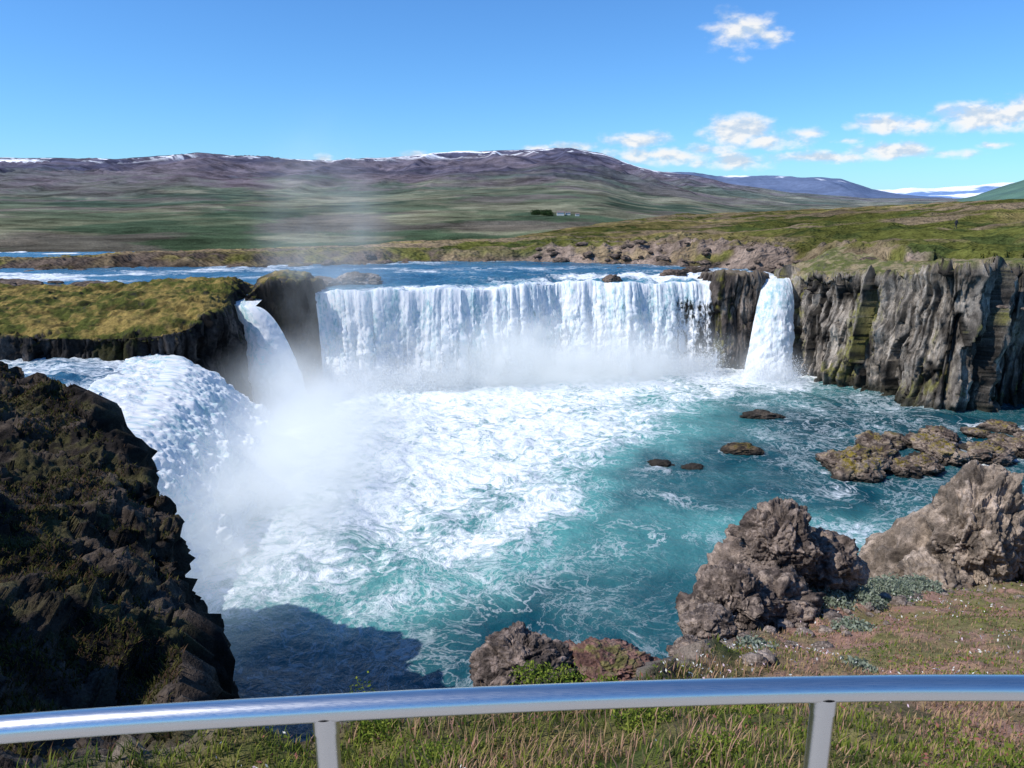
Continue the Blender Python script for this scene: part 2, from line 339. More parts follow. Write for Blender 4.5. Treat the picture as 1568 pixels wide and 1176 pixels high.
def pool():
    xs=np.arange(-36,90,.3); ys=np.r_[np.arange(14,100,.27)]
    Y,X=np.meshgrid(ys,xs,indexing='ij'); p=P2(X,Y)
    wx=X+fbm(p*.09,3,101)*4+fbm(p*.4,3,107)*1.2; wy=Y+fbm(p*.09,3,102)*5+fbm(p*.4,3,108)*1.2
    f=interp(wx,[(-30,37),(-20,36),(-12,36),(-6,39),(0,43),(4,48),(8,57),(11,65),(16,72),(24,76),(34,81),(45,89),(60,95)])
    foam=.72*sst(wy-f,-5,7)+.28*sst(wy-f,5,20)
    foam=np.maximum(foam,.40*sst(wy,28,42)*(1-sst(wx,0,14)))
    foam=np.maximum(foam,.10+.20*sst(fbm(p*.07,3,103),-.1,.4))
    foam=foam-.12*(1-sst(Y,26,40))
    for cx,cy,rx,ry,a in [(14.6,59.5,3,1.6,.6),(25,57,4,1.6,.6),(46,68,7,2.5,.7),(24,47,9,3,.42),(20,64,3,1.5,.5),(27,75,4,1.5,.5),(14,53,5,1.5,.42),(38,60,10,2,.5),(30,70,9,2,.34),(10,44,9,2,.34)]:
        foam=np.maximum(foam,a*np.exp(-(((wx-cx)/rx)**2+((wy-cy)/ry)**2)))
    milk=np.clip(.85*sst(wy-f,-9,2)+.75*np.exp(-(((wx-16)/14)**2+((wy-46)/5.)**2))+.18,0,1)*(1-.4*(1-sst(Y,30,40)))
    milk=milk*(1-.5*sst(X,18,26)*sst(Y,50,56))
    Z=fbm(p*.35,4,104)*(.10+.24*foam)+fbm(p*1.3,3,105)*(.04+.08*foam)
    mesh_obj('pool_water',np.stack([X,Y,Z],-1),gridF(*X.shape,flip=True),M_pool,None,{'foam':np.clip(foam,0,1),'milk':milk})
pool()
def fall(name,top,bot,ns,nr,amp=.5,thin=None,up=None,seed=0,s0=0,wob=False,rough=1.,pw=2.,vs=1.):
    top=np.asarray(top,float);bot=np.asarray(bot,float); K=len(top); t=np.linspace(0,K-1,ns)
    Tp=cr(top,t); Bt=cr(bot,t)
    if wob: wy,wz=lipwob(Tp[:,0]); inl=sst(Tp[:,0],-23,-21)*(1-sst(Tp[:,0],26,27)); Tp[:,1]+=wy*inl; Tp[:,2]+=wz*inl; Bt[:,1]+=wy*inl*.8
    s=np.r_[0,np.cumsum(np.linalg.norm(np.diff(Tp[:,:2],axis=0),axis=1))]+s0
    G=[];V=[]
    if up is not None:
        U=cr(np.asarray(up,float),t)
        for k in range(24):
            q=k/24; G.append(U*(1-q)+Tp*q); V.append(np.full(ns,-np.linalg.norm((U-Tp).mean(0))*(1-q)))
    for j in range(nr+1):
        h=j/nr; tau=.25*h+.75*math.sqrt(h) if pw==2. else h; q=Tp.copy(); q[:,:2]+=(Bt-Tp)[:,:2]*tau; zz=tau**pw; q[:,2]+=(Bt-Tp)[:,2]*zz
        G.append(q); V.append(np.full(ns,zz*np.abs(Tp-Bt)[:,2].mean()))
    G=np.array(G);V=np.array(V); U_=np.ones_like(V)*s[None,:]
    Nn=gnorm(G)
    if Nn[-nr//2:,:,2].mean()<0 : Nn=-Nn
    hh=np.clip(V/10,0,1)
    D=fbm(np.stack([U_*.35,V*.13*vs,V*0+seed],-1),5,111)*amp*(.3+1.2*hh)+(1-np.abs(fbm(np.stack([U_*.9+.5*fbm(G*.3,2,115),V*.25*vs,V*0+seed],-1),4,112))*2)*amp*.15*(.3+hh)+fbm(G*.9,4,113)*amp*.65*(hh*rough+(.25 if vs>1 else 0))+fbm(G*2.8,3,114)*amp*.24*(hh*rough+(.35 if vs>1 else 0))
    G=G+Nn*D[...,None]
    th=np.zeros_like(V) if thin is None else thin(U_,V,G)
    return mesh_obj(name,G,gridF(*G.shape[:2]),M_fall,None,{'fu':U_,'fv':V*vs,'thin':th})
bot=LIP.copy(); bot[:,2]=-.4; bot[:,1]-=3.6; bot[0,0]+=1.6; bot[1,0]+=.8
fall('waterfall',LIP,bot,900,100,.9,lambda U,V,G:.24+ .75*sst(G[...,0],20,23.5)*sst(V,1,3)+.2*fbm(np.stack([U*.25,V*0,V*0],-1),3,9),wob=True)
fall('waterfall',[[34.0,99,11.9],[34.8,98.3,11.8],[35.9,98.3,11.8],[36.8,99,11.9]],[[29.4,91.5,-.3],[31.5,90.3,-.3],[33.8,90.3,-.3],[35.9,91.6,-.3]],160,90,.6,lambda U,V,G:V*0+.1,seed=9,s0=50)
fall('waterfall',[[-30.4,80.5,10.9],[-29.3,79.6,10.8],[-28.6,79.2,10.8],[-27.7,79.5,10.8]],[[-28.4,78,0],[-26.6,76.6,0],[-24.2,76.8,0],[-22,78.6,0]],120,80,.5,lambda U,V,G:V*0+.15,seed=19,s0=90,up=[[-32,90,11.4],[-31,90,11.4],[-30,90,11.4],[-29,90,11.4]])
fall('waterfall',[[-31.5,66,8.2],[-29.6,62,8.],[-28,56,7.6],[-26.5,50,7.3],[-25,43,7.],[-23.5,36,6.6],[-23,30,6.4]],
 [[-21.5,65,-.3],[-20.5,61,-.3],[-19.3,56,-.3],[-18.3,50,-.3],[-17.6,44,-.3],[-18,37,-.3],[-18,30,-.3]],420,120,1.0,lambda U,V,G:V*0-.2,seed=29,s0=130,rough=1.3,vs=2.,
 up=[[-35,66,8.3],[-33.6,62,8.2],[-32.6,56,8.],[-31,50,7.8],[-30,43,7.5],[-29,36,7.2],[-28,30,7.1]])
def channel():
    X,Y=np.meshgrid(np.linspace(-95,-29.5,300),np.linspace(26,74,220)); p=P2(X,Y)
    lx=np.interp(Y,[30,43,56,62,66],[-27,-29,-31.2,-32.5,-33.5]); X=np.minimum(X,-95+(X+95)*(lx+95)/(65.5))
    Z=8.15+fbm(p*.35,5,121)*.38+fbm(p*1.4,3,122)*.12-.25*sst(X,-38,-31)
    foam=np.clip(.15+.4*sst(fbm(P2(X*.12,Y*.3),4,123),-.3,.4)+.5*sst(X,-38,-31),0,1)
    mesh_obj('river_water',np.stack([X,Y,Z],-1),gridF(*X.shape),M_river,None,{'foam':foam,'milk':foam*0+.3})
channel()
# ---------------------------------------------------------------- spray of fine droplets + mist
def droplets(name,C,size):
    n=len(C); a=unit(rng.normal(size=(n,3))); b=unit(np.cross(a,rng.normal(size=(n,3)))); s=size[:,None]
    V=np.stack([C-a*s,C+b*s,C+a*s,C-b*s],1).reshape(-1,3); o=np.arange(n)[:,None]*4
    return mesh_obj(name,V,o+np.array([[0,1,2,3]]),M_spray,smooth=False)
def along(path,n,hs,out,spread,seed,clump=1.):
    path=np.asarray(path,float); t=rng.uniform(0,len(path)-1,n*3); B=cr(path,t)
    h=np.abs(rng.normal(0,1,n*3)); o=rng.normal(0,1,n*3)
    P=B+np.stack([rng.normal(0,spread*.6,n*3),out+o*spread*(1-.3*np.clip(h,0,2)),h*hs],-1)
    w=fbm(P*.22,4,seed)*clump+.45
    keep=rng.random(n*3)<np.clip(w,0.02,1); return P[keep][:n]
mb=bot.copy(); mb[:,2]=.1
C=along(mb,110000,1.5,-1.2,1.3,301); droplets('waterfall_spray',C,rng.uniform(.015,.06,len(C)))
C=along([[29.5,90.5,0],[32,89.8,0],[35.5,90.3,0]],9000,1.3,-.6,1.,302); droplets('waterfall_spray',C,rng.uniform(.015,.06,len(C)))
def ico(sub):
    bm=bmesh.new(); bmesh.ops.create_icosphere(bm,subdivisions=sub,radius=1)
    V=np.array([v.co[:] for v in bm.verts]); F=np.array([[v.index for v in f.verts] for f in bm.faces]); bm.free(); return V,F
ICO={k:ico(k) for k in (4,6,7)}
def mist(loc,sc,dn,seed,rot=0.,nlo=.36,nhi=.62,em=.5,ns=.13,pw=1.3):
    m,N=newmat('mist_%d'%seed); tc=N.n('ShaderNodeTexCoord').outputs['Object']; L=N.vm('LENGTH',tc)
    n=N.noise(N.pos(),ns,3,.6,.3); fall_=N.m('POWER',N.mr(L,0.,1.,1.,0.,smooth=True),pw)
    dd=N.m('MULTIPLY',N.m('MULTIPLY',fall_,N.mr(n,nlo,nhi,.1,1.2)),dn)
    v=N.n('ShaderNodeVolumePrincipled',Color=(.97,.985,1,1),Density=dd,Anisotropy=0.,Emission_Color=(.76,.88,1.,1),Emission_Strength=N.m('MULTIPLY',dd,em)); finish(N,None,v)  # volume glows slightly with density, standing in for multiple scattering
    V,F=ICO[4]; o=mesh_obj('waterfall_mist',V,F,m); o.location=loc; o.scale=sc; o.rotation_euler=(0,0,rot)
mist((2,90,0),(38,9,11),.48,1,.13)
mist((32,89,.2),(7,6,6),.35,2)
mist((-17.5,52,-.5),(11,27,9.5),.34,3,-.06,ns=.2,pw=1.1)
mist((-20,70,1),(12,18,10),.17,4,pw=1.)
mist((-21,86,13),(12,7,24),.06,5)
# ---------------------------------------------------------------- cliffs
def colcells(G,k,kz,seed):
    w=fbm(G*.25,3,seed)*.3
    return worley(np.stack([G[...,0]*k+w,G[...,1]*k+w,G[...,2]*kz],-1),seed)
def colsd(G,k=.75,kz=.12,amp=.9,seed=0):
    F1,F2,ID,T=colcells(G,k,kz,seed)
    E1,E2,JD,T2=colcells(G,k*2.4,kz*3.0,seed+40)
    H1,H2,KD,T3=colcells(G,k*5.5,kz*12,seed+80)
    return amp*((ID-.5)*1.0+T*.75+sst(F2-F1,0,.1)*.15)+amp*.40*((JD-.5)*.9+T2*.8)+amp*.13*((KD-.5)+T3)+fbm(G*.18,3,seed+3)*1.2*min(1,amp)+fbm(G*1.5,4,seed+7)*.08
def basaltcol(lo,hi,grassA,grassB,moss=.5,seed=0,tint=(.14,.13,.02),cell=None):
    def f(P,Nn,fa,G0):
        n=fbm(P*.35,5,seed); n2=fbm(P*np.array([1.6,1.6,.5]),4,seed+1); n3=fbm(P*np.array([.30,.30,.12]),4,seed+2)
        c=mixc(A(*lo),A(*hi),sst(n+.7*n2,-.7,.7))
        if cell is not None:
            F1,F2,ID,_=colcells(G0,cell[0],cell[1],cell[2]); E1,E2,JD,_=colcells(G0,cell[0]*2.4,cell[1]*3.0,cell[2]+40)
            c=c*(.70+.6*JD*fa+.30*(1-fa))[...,None]
            c=c*(1-.8*(1-sst(F2-F1,.01,.11))*fa)[...,None]*(1-.6*(1-sst(E2-E1,.01,.11))*fa)[...,None]  # occlusion shade painted into the cracks between columns
        c=mixc(c,A(*tint),sst(n3+.45*n2,.42-.4*moss,.75-.4*moss)*sst(Nn[...,2],-.25,.2)*.8)
        g=mixc(A(*grassA),A(*grassB),sst(n2+n,-.5,.6))
        c=mixc(c,g,sst(Nn[...,2]+.18*n,.55,.8)*(1-sst(fa,.6,1)))
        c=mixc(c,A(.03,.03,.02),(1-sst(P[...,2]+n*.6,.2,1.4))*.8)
        return c
    return f
def gz_at(x,y): return float(groundH(np.array([float(x)]),np.array([float(y)]))[0][0])
rim=np.array([[37.2,104,12.2],[37.3,99,12.3],[37.6,95,12.6],[39.2,91.5,12.9],[41.5,88,13.3],[43.3,84.5,13.6],[45.3,79.5,14.6],[47.5,77.3,15.],[50.3,78.4,14.9],[52.3,81.5,14.7],[57,80,15],[64,77,15],[75,74,15]])
back=[]
for (x,y,z),(bx,by) in zip(rim,[(44,112),(46,109),(48,107),(51,106),(54,105),(57,104),(60,103),(63,102),(66,102),(70,102),(76,101),(84,101),(95,101)]):
    back.append([bx,by,gz_at(bx,by)-.5])
capn=lambda G:fbm(G*.25,4,131)*.5+ridged(G*.7,4,132)*.25
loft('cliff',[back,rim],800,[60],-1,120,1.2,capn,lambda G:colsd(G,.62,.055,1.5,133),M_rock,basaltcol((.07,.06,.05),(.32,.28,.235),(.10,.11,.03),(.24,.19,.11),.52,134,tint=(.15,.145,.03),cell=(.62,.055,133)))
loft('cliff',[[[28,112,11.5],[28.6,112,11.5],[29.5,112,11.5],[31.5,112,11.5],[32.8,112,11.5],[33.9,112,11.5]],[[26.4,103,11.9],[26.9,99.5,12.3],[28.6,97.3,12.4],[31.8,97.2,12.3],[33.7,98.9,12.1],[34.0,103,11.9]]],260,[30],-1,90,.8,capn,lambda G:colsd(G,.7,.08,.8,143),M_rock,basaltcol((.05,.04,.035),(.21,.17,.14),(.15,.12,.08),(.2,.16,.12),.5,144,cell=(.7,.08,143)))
wl=LIP.copy(); wl[:,1]+=1.9; wl[:,2]-=.8; bk=wl.copy(); bk[:,1]+=3; bk[:,2]-=.1
loft('cliff',[bk,wl],300,[3],-1,50,.4,lambda G:G[...,0]*0,lambda G:colsd(G,.6,.1,.6,153),M_rock,basaltcol((.03,.028,.025),(.11,.09,.075),(.03,.03,.02),(.04,.04,.02),.1,154))
irim=np.array([[-80,65,10.6],[-60,65,10.3],[-48,64.4,10.3],[-38,64.6,10.1],[-33,64.8,10.2],[-30.2,66.5,10.4],[-29.3,70,10.9],[-29.2,74,11.2],[-29.6,77.5,11.2],[-29.6,80.2,10.2],[-28.6,83,12.4],[-26.6,83.6,12.9],[-24.6,84.8,12.9],[-23.6,87.5,12.7],[-23.6,91,12.2],[-25,95,11]])
iback=np.array([[-80,84,12.2],[-60,85,12.4],[-52,86,12.4],[-46,86.5,12.5],[-42,87,12.7],[-38,88,13.],[-36,89,13.],[-34,90,12.9],[-32.5,90.5,12.4],[-31.5,91,11.6],[-31,91.5,12.6],[-30,92,13.1],[-29,92.5,13.2],[-28,93,12.9],[-27.5,94,12.3],[-27,97,11]])
ib0=iback.copy(); ib0[:,1]+=3; ib0[:,2]=10.
def icol(P,Nn,fa,G0):
    c=basaltcol((.018,.017,.017),(.08,.07,.065),(.07,.078,.016),(.25,.18,.055),.0,164,(.03,.03,.01),cell=(.7,.12,163))(P,Nn,fa,G0)
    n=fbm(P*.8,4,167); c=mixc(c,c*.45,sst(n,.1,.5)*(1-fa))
    return mixc(c,c*.4,sst(P[...,0],-32,-28)*sst(P[...,1],78,82)*(1-sst(P[...,2],12.2,12.9)))  # block's wet basalt sides, darkened in the colour for their shade
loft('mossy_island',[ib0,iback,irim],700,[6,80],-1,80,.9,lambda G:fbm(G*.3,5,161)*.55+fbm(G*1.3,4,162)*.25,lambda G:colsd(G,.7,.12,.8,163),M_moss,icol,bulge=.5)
# left foreground mass
lrim=np.array([[-1.4,2.9,18.7],[-2.3,4.4,18.0],[-3.4,6.6,16.5],[-4.7,9,15.1],[-6.7,13,13.5],[-8.5,17,12.9],[-10.3,21,12.6],[-12.6,24,12.5],[-15.7,27,12.9],[-18.2,29.6,13.8],[-20.4,30.4,14.9],[-22.8,30.4,15.9],[-27,31,16.6],[-36,32,17.0]])
lback=np.array([[-3,-1,20.0],[-4.5,1,19.8],[-6,3,19.5],[-7.5,5.5,19],[-10,9,18.3],[-12.5,12,18],[-15.5,14,17.6],[-18,16,17.4],[-20.5,18,17.2],[-23,20,17.2],[-25,21.5,17.3],[-27,23,17.4],[-31,24,17.6],[-39,25,18.0]])
lb0=lback.copy(); lb0[:,0]-=8; lb0[:,1]-=6; lb0[:,2]=19
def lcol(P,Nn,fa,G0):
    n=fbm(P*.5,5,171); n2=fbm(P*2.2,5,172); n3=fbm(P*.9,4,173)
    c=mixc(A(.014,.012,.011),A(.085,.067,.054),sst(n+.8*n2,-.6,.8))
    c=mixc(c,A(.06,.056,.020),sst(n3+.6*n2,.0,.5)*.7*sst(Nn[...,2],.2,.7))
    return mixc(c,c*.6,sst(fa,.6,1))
def lcap(G): 
    F1,F2,I,T=worley(G*.9+fbm(G*.5,2,179)[...,None]*.3,174); E1,E2,J,T2=worley(G*2.6,180)
    return fbm(G*.22,4,175)*.8+(I-.5)*.3+T*.3+(J-.5)*.12+T2*.13+ridged(G*1.1,5,176)*.22+fbm(G*4.,4,177)*.09
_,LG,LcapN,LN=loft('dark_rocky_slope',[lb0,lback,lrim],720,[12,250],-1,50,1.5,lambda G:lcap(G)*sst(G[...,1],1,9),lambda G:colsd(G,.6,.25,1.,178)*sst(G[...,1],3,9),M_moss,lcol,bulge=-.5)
# near bank
nrim=np.array([[-9,1.5,18.5],[-4,3.0,18.75],[-2.2,3.6,18.75],[-1.2,4.0,18.75],[-.3,4.2,18.72],[.5,4.5,18.55],[1.1,5.1,18.35],[1.9,6.3,17.7],[3.4,8.6,16.6],[5.0,10.3,15.9],[6.6,12.,15.1],[8.5,13.3,14.5],[11,14,14.2],[15,13.6,14.2],[24,12,14.5]])
nmid=np.array([[-9,0,19.6],[-4,1.2,19.9],[-2.4,1.4,20.],[-1.3,1.5,20.05],[-.5,1.5,20.05],[.2,1.5,20.05],[.8,1.5,20.05],[1.4,1.5,20.1],[2.2,1.5,20.1],[3,1.6,20.1],[4,1.8,20.1],[5.5,2,20.],[8,2,20.],[12,2,20.],[20,2,20.]])
nb0=nmid.copy(); nb0[:,1]-=30; nb0[:,0]*=3; nb0[:,2]=19.9
def ncol(P,Nn,fa,G0):
    n=fbm(P*.7,4,181); n2=fbm(P*4,4,182)
    c=mixc(A(.06,.078,.02),A(.15,.13,.05),sst(n+n2,-.5,.6))
    c=mixc(c,mixc(A(.32,.19,.14),A(.18,.16,.065),sst(n2+.9*n,-.4,.4)),sst(P[...,0]+n*1.5,.9,2.6))
    c=mixc(c,mixc(A(.10,.08,.065),A(.22,.18,.15),sst(n2,-.5,.5)),np.clip(sst(.75-Nn[...,2]+.1*n2,0,.25)+sst(fa,.2,.8),0,1))
    return c
_,NG,NcapN,NN=loft('foreground_bank',[nb0,nmid,nrim],560,[10,150],-1,60,1.0,lambda G:fbm(G*.8,4,183)*.14*sst(G[...,1],1.,3)+fbm(G*5,3,184)*.03,lambda G:colsd(G,1.,.4,.3,185),M_soil,ncol,bulge=-.12)
# ---------------------------------------------------------------- rocks
def rockmesh(loc,sc,seed,sub=6,k=1.1,amp=.4,rot=0.,hole=.0):
    V,F=ICO[sub]; q=V*k+seed*3.17; q=q+fbm(q*1.5,3,seed+9)[:,None]*.2
    F1,F2,ID,T=worley(q,seed); G1,G2,ID2,T2=worley(q*2.6,seed+3); H1,H2,ID3,T3=worley(q*6.5,seed+4)
    d=1+amp*((ID-.5)*.45+T*.30)+amp*.36*((ID2-.5)*.7+T2*.45+sst(G2-G1,0,.2)*.25)+amp*.16*((ID3-.5)*.7+T3*.6+sst(H2-H1,0,.25)*.3)+fbm(q*1.3,5,seed+5)*amp*.5+fbm(q*14,3,seed+6)*.025-hole*sst(ridged(q*1.3,2,seed+8),.55,.85)
    P=V*d[:,None]*np.asarray(sc,float); c,s=math.cos(rot),math.sin(rot)
    P=np.stack([P[:,0]*c-P[:,1]*s,P[:,0]*s+P[:,1]*c,P[:,2]],-1)+np.asarray(loc,float)
    return P,F,d,np.minimum(sst(G2-G1,0,.08),.3+.7*sst(H2-H1,0,.10)),ID2
def rocks(name,items,mat,lo,hi,extra=None,moss=None,wet=None):
    Vs=[];Fs=[];Cs=[];o=0
    for it in items:
        P,F,d,ck,I2=rockmesh(**it); n=fbm(P*(1.3/np.mean(it['sc'])),5,9); n2=fbm(P*(5/np.mean(it['sc'])),4,10)
        c=mixc(A(*lo),A(*hi),sst(n+.7*n2,-.7,.7))
        if extra is not None: c=mixc(c,A(*extra),sst(n2-.3*n,.2,.55)*.6)
        if moss is not None: c=mixc(c,A(*moss),sst(unit(P-np.asarray(it['loc']))[:,2]+.5*n,.35,.9)*sst(n2,-.2,.3))
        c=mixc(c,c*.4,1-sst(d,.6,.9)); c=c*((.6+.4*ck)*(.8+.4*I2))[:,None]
        if wet is not None: c=mixc(A(.03,.025,.02),c,sst(P[:,2]+n*.2,wet,wet+.5))
        Vs.append(P);Fs.append(F+o);Cs.append(c);o+=len(P)
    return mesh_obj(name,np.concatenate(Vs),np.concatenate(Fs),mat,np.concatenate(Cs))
D=lambda loc,sc,seed,**k:dict(loc=loc,sc=sc,seed=seed,**k)
rocks('lava_rock',[D((.1,5.6,18.04),(.40,.36,.33),3,sub=7)],M_rockf,(.05,.04,.035),(.20,.155,.13),(.26,.2,.17))
rocks('lava_rock',[D((.80,5.7,17.97),(.44,.34,.21),5,sub=7),D((.5,5.7,17.75),(.4,.3,.25),6,sub=6)],M_rockf,(.10,.05,.04),(.25,.14,.11),(.28,.2,.16),(.16,.15,.05))
rocks('lava_rock_outcrop',[D((3.95,10,17.05),(.55,.5,.60),11,sub=7,hole=.12,amp=.55),D((4.75,10.3,16.6),(.52,.5,.42),12,sub=6,hole=.1,amp=.5),D((3.0,9.0,16.7),(.44,.45,.44),13,sub=7,hole=.12,amp=.5),D((3.6,9.4,16.5),(.6,.5,.45),14,sub=6,hole=.1,amp=.5),D((2.35,7.9,17.05),(.3,.3,.2),15,sub=6,hole=.1),D((4.3,11,15.6),(1.1,.8,1.1),16,sub=6,hole=.1),D((3.1,9.6,15.9),(.6,.6,.8),17,sub=6),D((1.9,6.9,17.35),(.22,.2,.14),18,sub=6)],M_rockf,(.075,.058,.05),(.25,.195,.16),(.34,.27,.22))
rocks('lava_rock_outcrop',[D((9.7,14.2,15.1),(.82,.8,1.2),21,sub=7,hole=.12,amp=.5),D((10.9,14.6,14.8),(1.1,1.0,.95),22,sub=7,hole=.12,amp=.5),D((8.8,14,14.2),(.6,.7,.55),23,sub=6,hole=.1,amp=.5),D((9.9,15.2,13.0),(1.9,1.2,1.9),24,sub=6,hole=.1),D((12.8,14.6,14.5),(1.3,1.1,.9),25,sub=6,hole=.1)],M_rockf,(.11,.088,.07),(.34,.27,.21),(.42,.34,.28))
it=[]
for i in range(50):
    x=rng.uniform(27,52); y=56+ (x-27)*.25+rng.uniform(0,9)*(.3+.7*min(1,(x-26)/10)); s=rng.uniform(.5,1.7)
    it.append(D((x,y,rng.uniform(-.2,.45)),(s*1.3,s,s*rng.uniform(.45,.85)),100+i,sub=4 if s<1 else 6,amp=.55,rot=rng.uniform(0,3)))
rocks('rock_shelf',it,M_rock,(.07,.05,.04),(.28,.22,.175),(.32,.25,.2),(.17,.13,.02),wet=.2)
rocks('river_rock',[D((20.6,63,.1),(1.6,1.0,.6),31)],M_rock,(.04,.03,.022),(.14,.10,.06),None,(.12,.09,.02),wet=.15)
rocks('river_rock',[D((26,74,.0),(1.9,1.1,.6),32)],M_rock,(.03,.028,.025),(.10,.08,.06),wet=.15)
rocks('river_rock',[D((12.7,60,-.2),(1.1,.8,.45),33),D((15.5,59.3,-.3),(1.1,.8,.45),34)],M_rock,(.03,.028,.025),(.10,.08,.06),wet=.15)
rocks('river_rock',[D((-20,95.5,11.6),(3.2,1.2,1.3),35),D((-24,94,11.5),(2.2,1.2,1.0),36)],M_rock,(.12,.11,.10),(.28,.25,.23))
it=[D((13.5,100.2,11.3),(1.2,.8,.8),37),D((23,106,11.6),(1.8,.9,.8),38),D((27,109,11.7),(2,.9,.7),39)]
for i in range(170):
    if i<130: x=rng.uniform(4,62); y=float(min(shoreY(np.array(x)),110-.1*x) if x>42 else shoreY(np.array(x)))+rng.normal(1,4)
    else: x=rng.uniform(-80,16); y=float(shoreY(np.array(x)))+rng.normal(0,2)
    s=rng.uniform(.2,.85); it.append(D((x,y,max(11.5,gz_at(x,y)-.05)),(s*1.7,s,s*.55),200+i,sub=4,rot=rng.uniform(0,3)))
for i in range(22):
    x=rng.uniform(-75,-45); y=rng.uniform(85,93); s=rng.uniform(.4,1.2); it.append(D((x,y,11.9),(s*2,s,s*.5),460+i,sub=4))
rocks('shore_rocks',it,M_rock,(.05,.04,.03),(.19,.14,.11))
it=[]
for i in range(60):
    x=rng.uniform(1.6,9); y=float(np.interp(x,nrim[:,0],nrim[:,1]))-abs(rng.normal(.3,.7)); 
    if y<3: continue
    dd=(NG[:NcapN,:,0]-x)**2+(NG[:NcapN,:,1]-y)**2; z=NG[:NcapN].reshape(-1,3)[dd.argmin(),2]; s=rng.uniform(.02,.06)*(1+y*.08)
    it.append(D((x,y,z+s*.2),(s*1.3,s,s*.8),600+i,sub=4,rot=rng.uniform(0,3)))
rocks('loose_stones',it,M_rockf,(.12,.095,.08),(.32,.26,.22))
# ---------------------------------------------------------------- vegetation
def pick(G,r0,r1,n,w=None):
    sub=G[r0:r1]; M,K=sub.shape[:2]
    c=(sub[:-1,:-1]+sub[1:,1:])/2; area=np.linalg.norm(np.cross(sub[1:,:-1]-sub[:-1,:-1],sub[:-1,1:]-sub[:-1,:-1]),axis=-1)
    c=c.copy(); m=c[...,1]>.3; c[...,1]=np.maximum(c[...,1],.3)
    wt=np.nan_to_num(area*(w(c) if w else 1)*m); wt=(wt/wt.sum()).ravel(); idx=rng.choice(wt.size,n,p=wt); i,j=np.divmod(idx,K-1)
    a=rng.random((n,1));b=rng.random((n,1))
    return (sub[i,j]*(1-a)+sub[i+1,j]*a)*(1-b)+(sub[i,j+1]*(1-a)+sub[i+1,j+1]*a)*b
def blades(name,P,h,wd,col,lean=.5):
    n=len(P); th=rng.uniform(0,2*np.pi,n); d=np.stack([np.cos(th),np.sin(th),0*th],-1); s=np.stack([-np.sin(th),np.cos(th),0*th],-1)
    l=rng.uniform(.1,lean,n)[:,None]; up=A(0,0,1)
    h=h[:,None];w=wd[:,None]
    a=P-s*w; b=P+s*w; m1=P+up*h*.55+d*h*l*.35-s*w*.75; m2=P+up*h*.55+d*h*l*.35+s*w*.75; t=P+up*h*.95+d*h*l
    V=np.stack([a,b,m2,m1,t,t],1).reshape(-1,3); o=np.arange(n)[:,None]*6
    F=np.concatenate([o+np.array([[0,1,2,3]]),o+np.array([[3,2,4,5]])]); 
    cc=np.repeat(col[:,None,:],6,1); cc[:,:2]*=.6; V[5::6]+=A(0,0,.0005)+ (s*w*.15)
    return mesh_obj(name,V,F,M_veg,cc.reshape(-1,3))
n=110000
wf=lambda c: np.clip(1/(.25+(np.abs(c[...,1]-1)/5)**2),0,4)*(c[...,0]>-3.5)*(c[...,0]<13)*(c[...,1]>1.7)*np.clip(.2+1.1*sst(fbm(c*1.6,3,191),-.5,.3),0,1)
P=pick(NG,10,NcapN-1,n,wf); q1=fbm(P*.9,3,192); q2=rng.random(n); q3=fbm(P*1.7,3,198)
g=mixc(A(.10,.16,.022),A(.32,.33,.07),q2); g=mixc(g,A(.07,.12,.025),sst(q3,0,.5)*.7); dry=mixc(A(.42,.32,.15),A(.52,.29,.23),rng.random(n))
cg=mixc(g,dry,(rng.random(n)<np.clip(.22+.55*sst(P[:,0]+q1*1.2,1.0,2.8)+.45*q1,0.05,.85)).astype(float))
hh=rng.uniform(.03,.10,n)*(1+.5*sst(q1,0,.5))*(1-.45*sst(P[:,0],1,3)); blades('grass',P,hh,rng.uniform(.0015,.0038,n)*(1+P[:,1]*.12),cg,.9)
n=60000
P=pick(LG,14,LcapN-1,n,lambda c:np.clip(sst(fbm(c*.8,3,193),-.1,.35),.02,1)*(c[...,1]>2)*(c[...,0]>-26)/(.3+(c[...,1]/12)**1.5))
cg=mixc(A(.03,.035,.012),A(.12,.115,.035),rng.random(n)); cg=mixc(cg,A(.11,.07,.045),(rng.random(n)<.3).astype(float))
blades('grass',P,rng.uniform(.03,.10,n)*(1+P[:,1]*.02),rng.uniform(.003,.008,n)*(1+P[:,1]*.10),cg,1.4)
def leaves(name,P,size,col):
    n=len(P); a=unit(rng.normal(size=(n,3))+A(0,0,.6)); b=unit(np.cross(a,rng.normal(size=(n,3)))); s=size[:,None]
    V=np.stack([P-a*s,P+b*s*.45,P+a*s,P-b*s*.45],1).reshape(-1,3); o=np.arange(n)[:,None]*4
    return mesh_obj(name,V,o+np.array([[0,1,2,3]]),M_veg,np.repeat(col[:,None,:],4,1).reshape(-1,3),smooth=False)
def near_z(x,y):
    d=(NG[:NcapN,:,0]-x)**2+(NG[:NcapN,:,1]-y)**2; return NG[:NcapN].reshape(-1,3)[d.argmin(),2]
def shrub(name,spots,n,size,c1,c2):
    Ps=[]
    for (x,y,r,h) in spots:
        z=near_z(x,y); k=int(n*r*r/sum(s[2]**2 for s in spots)); dd=unit(rng.normal(size=(k,3))); dd[:,2]=np.abs(dd[:,2]); rad=rng.random(k)**.4
        cl=fbm(dd*2.5+x,3,7)*.35+1
        Ps.append(A(x,y,z)+dd*(rad*cl)[:,None]*A(r,r,h))
    P=np.concatenate(Ps); leaves(name,P,rng.uniform(size*.6,size*1.3,len(P)),mixc(A(*c1),A(*c2),rng.random(len(P))))
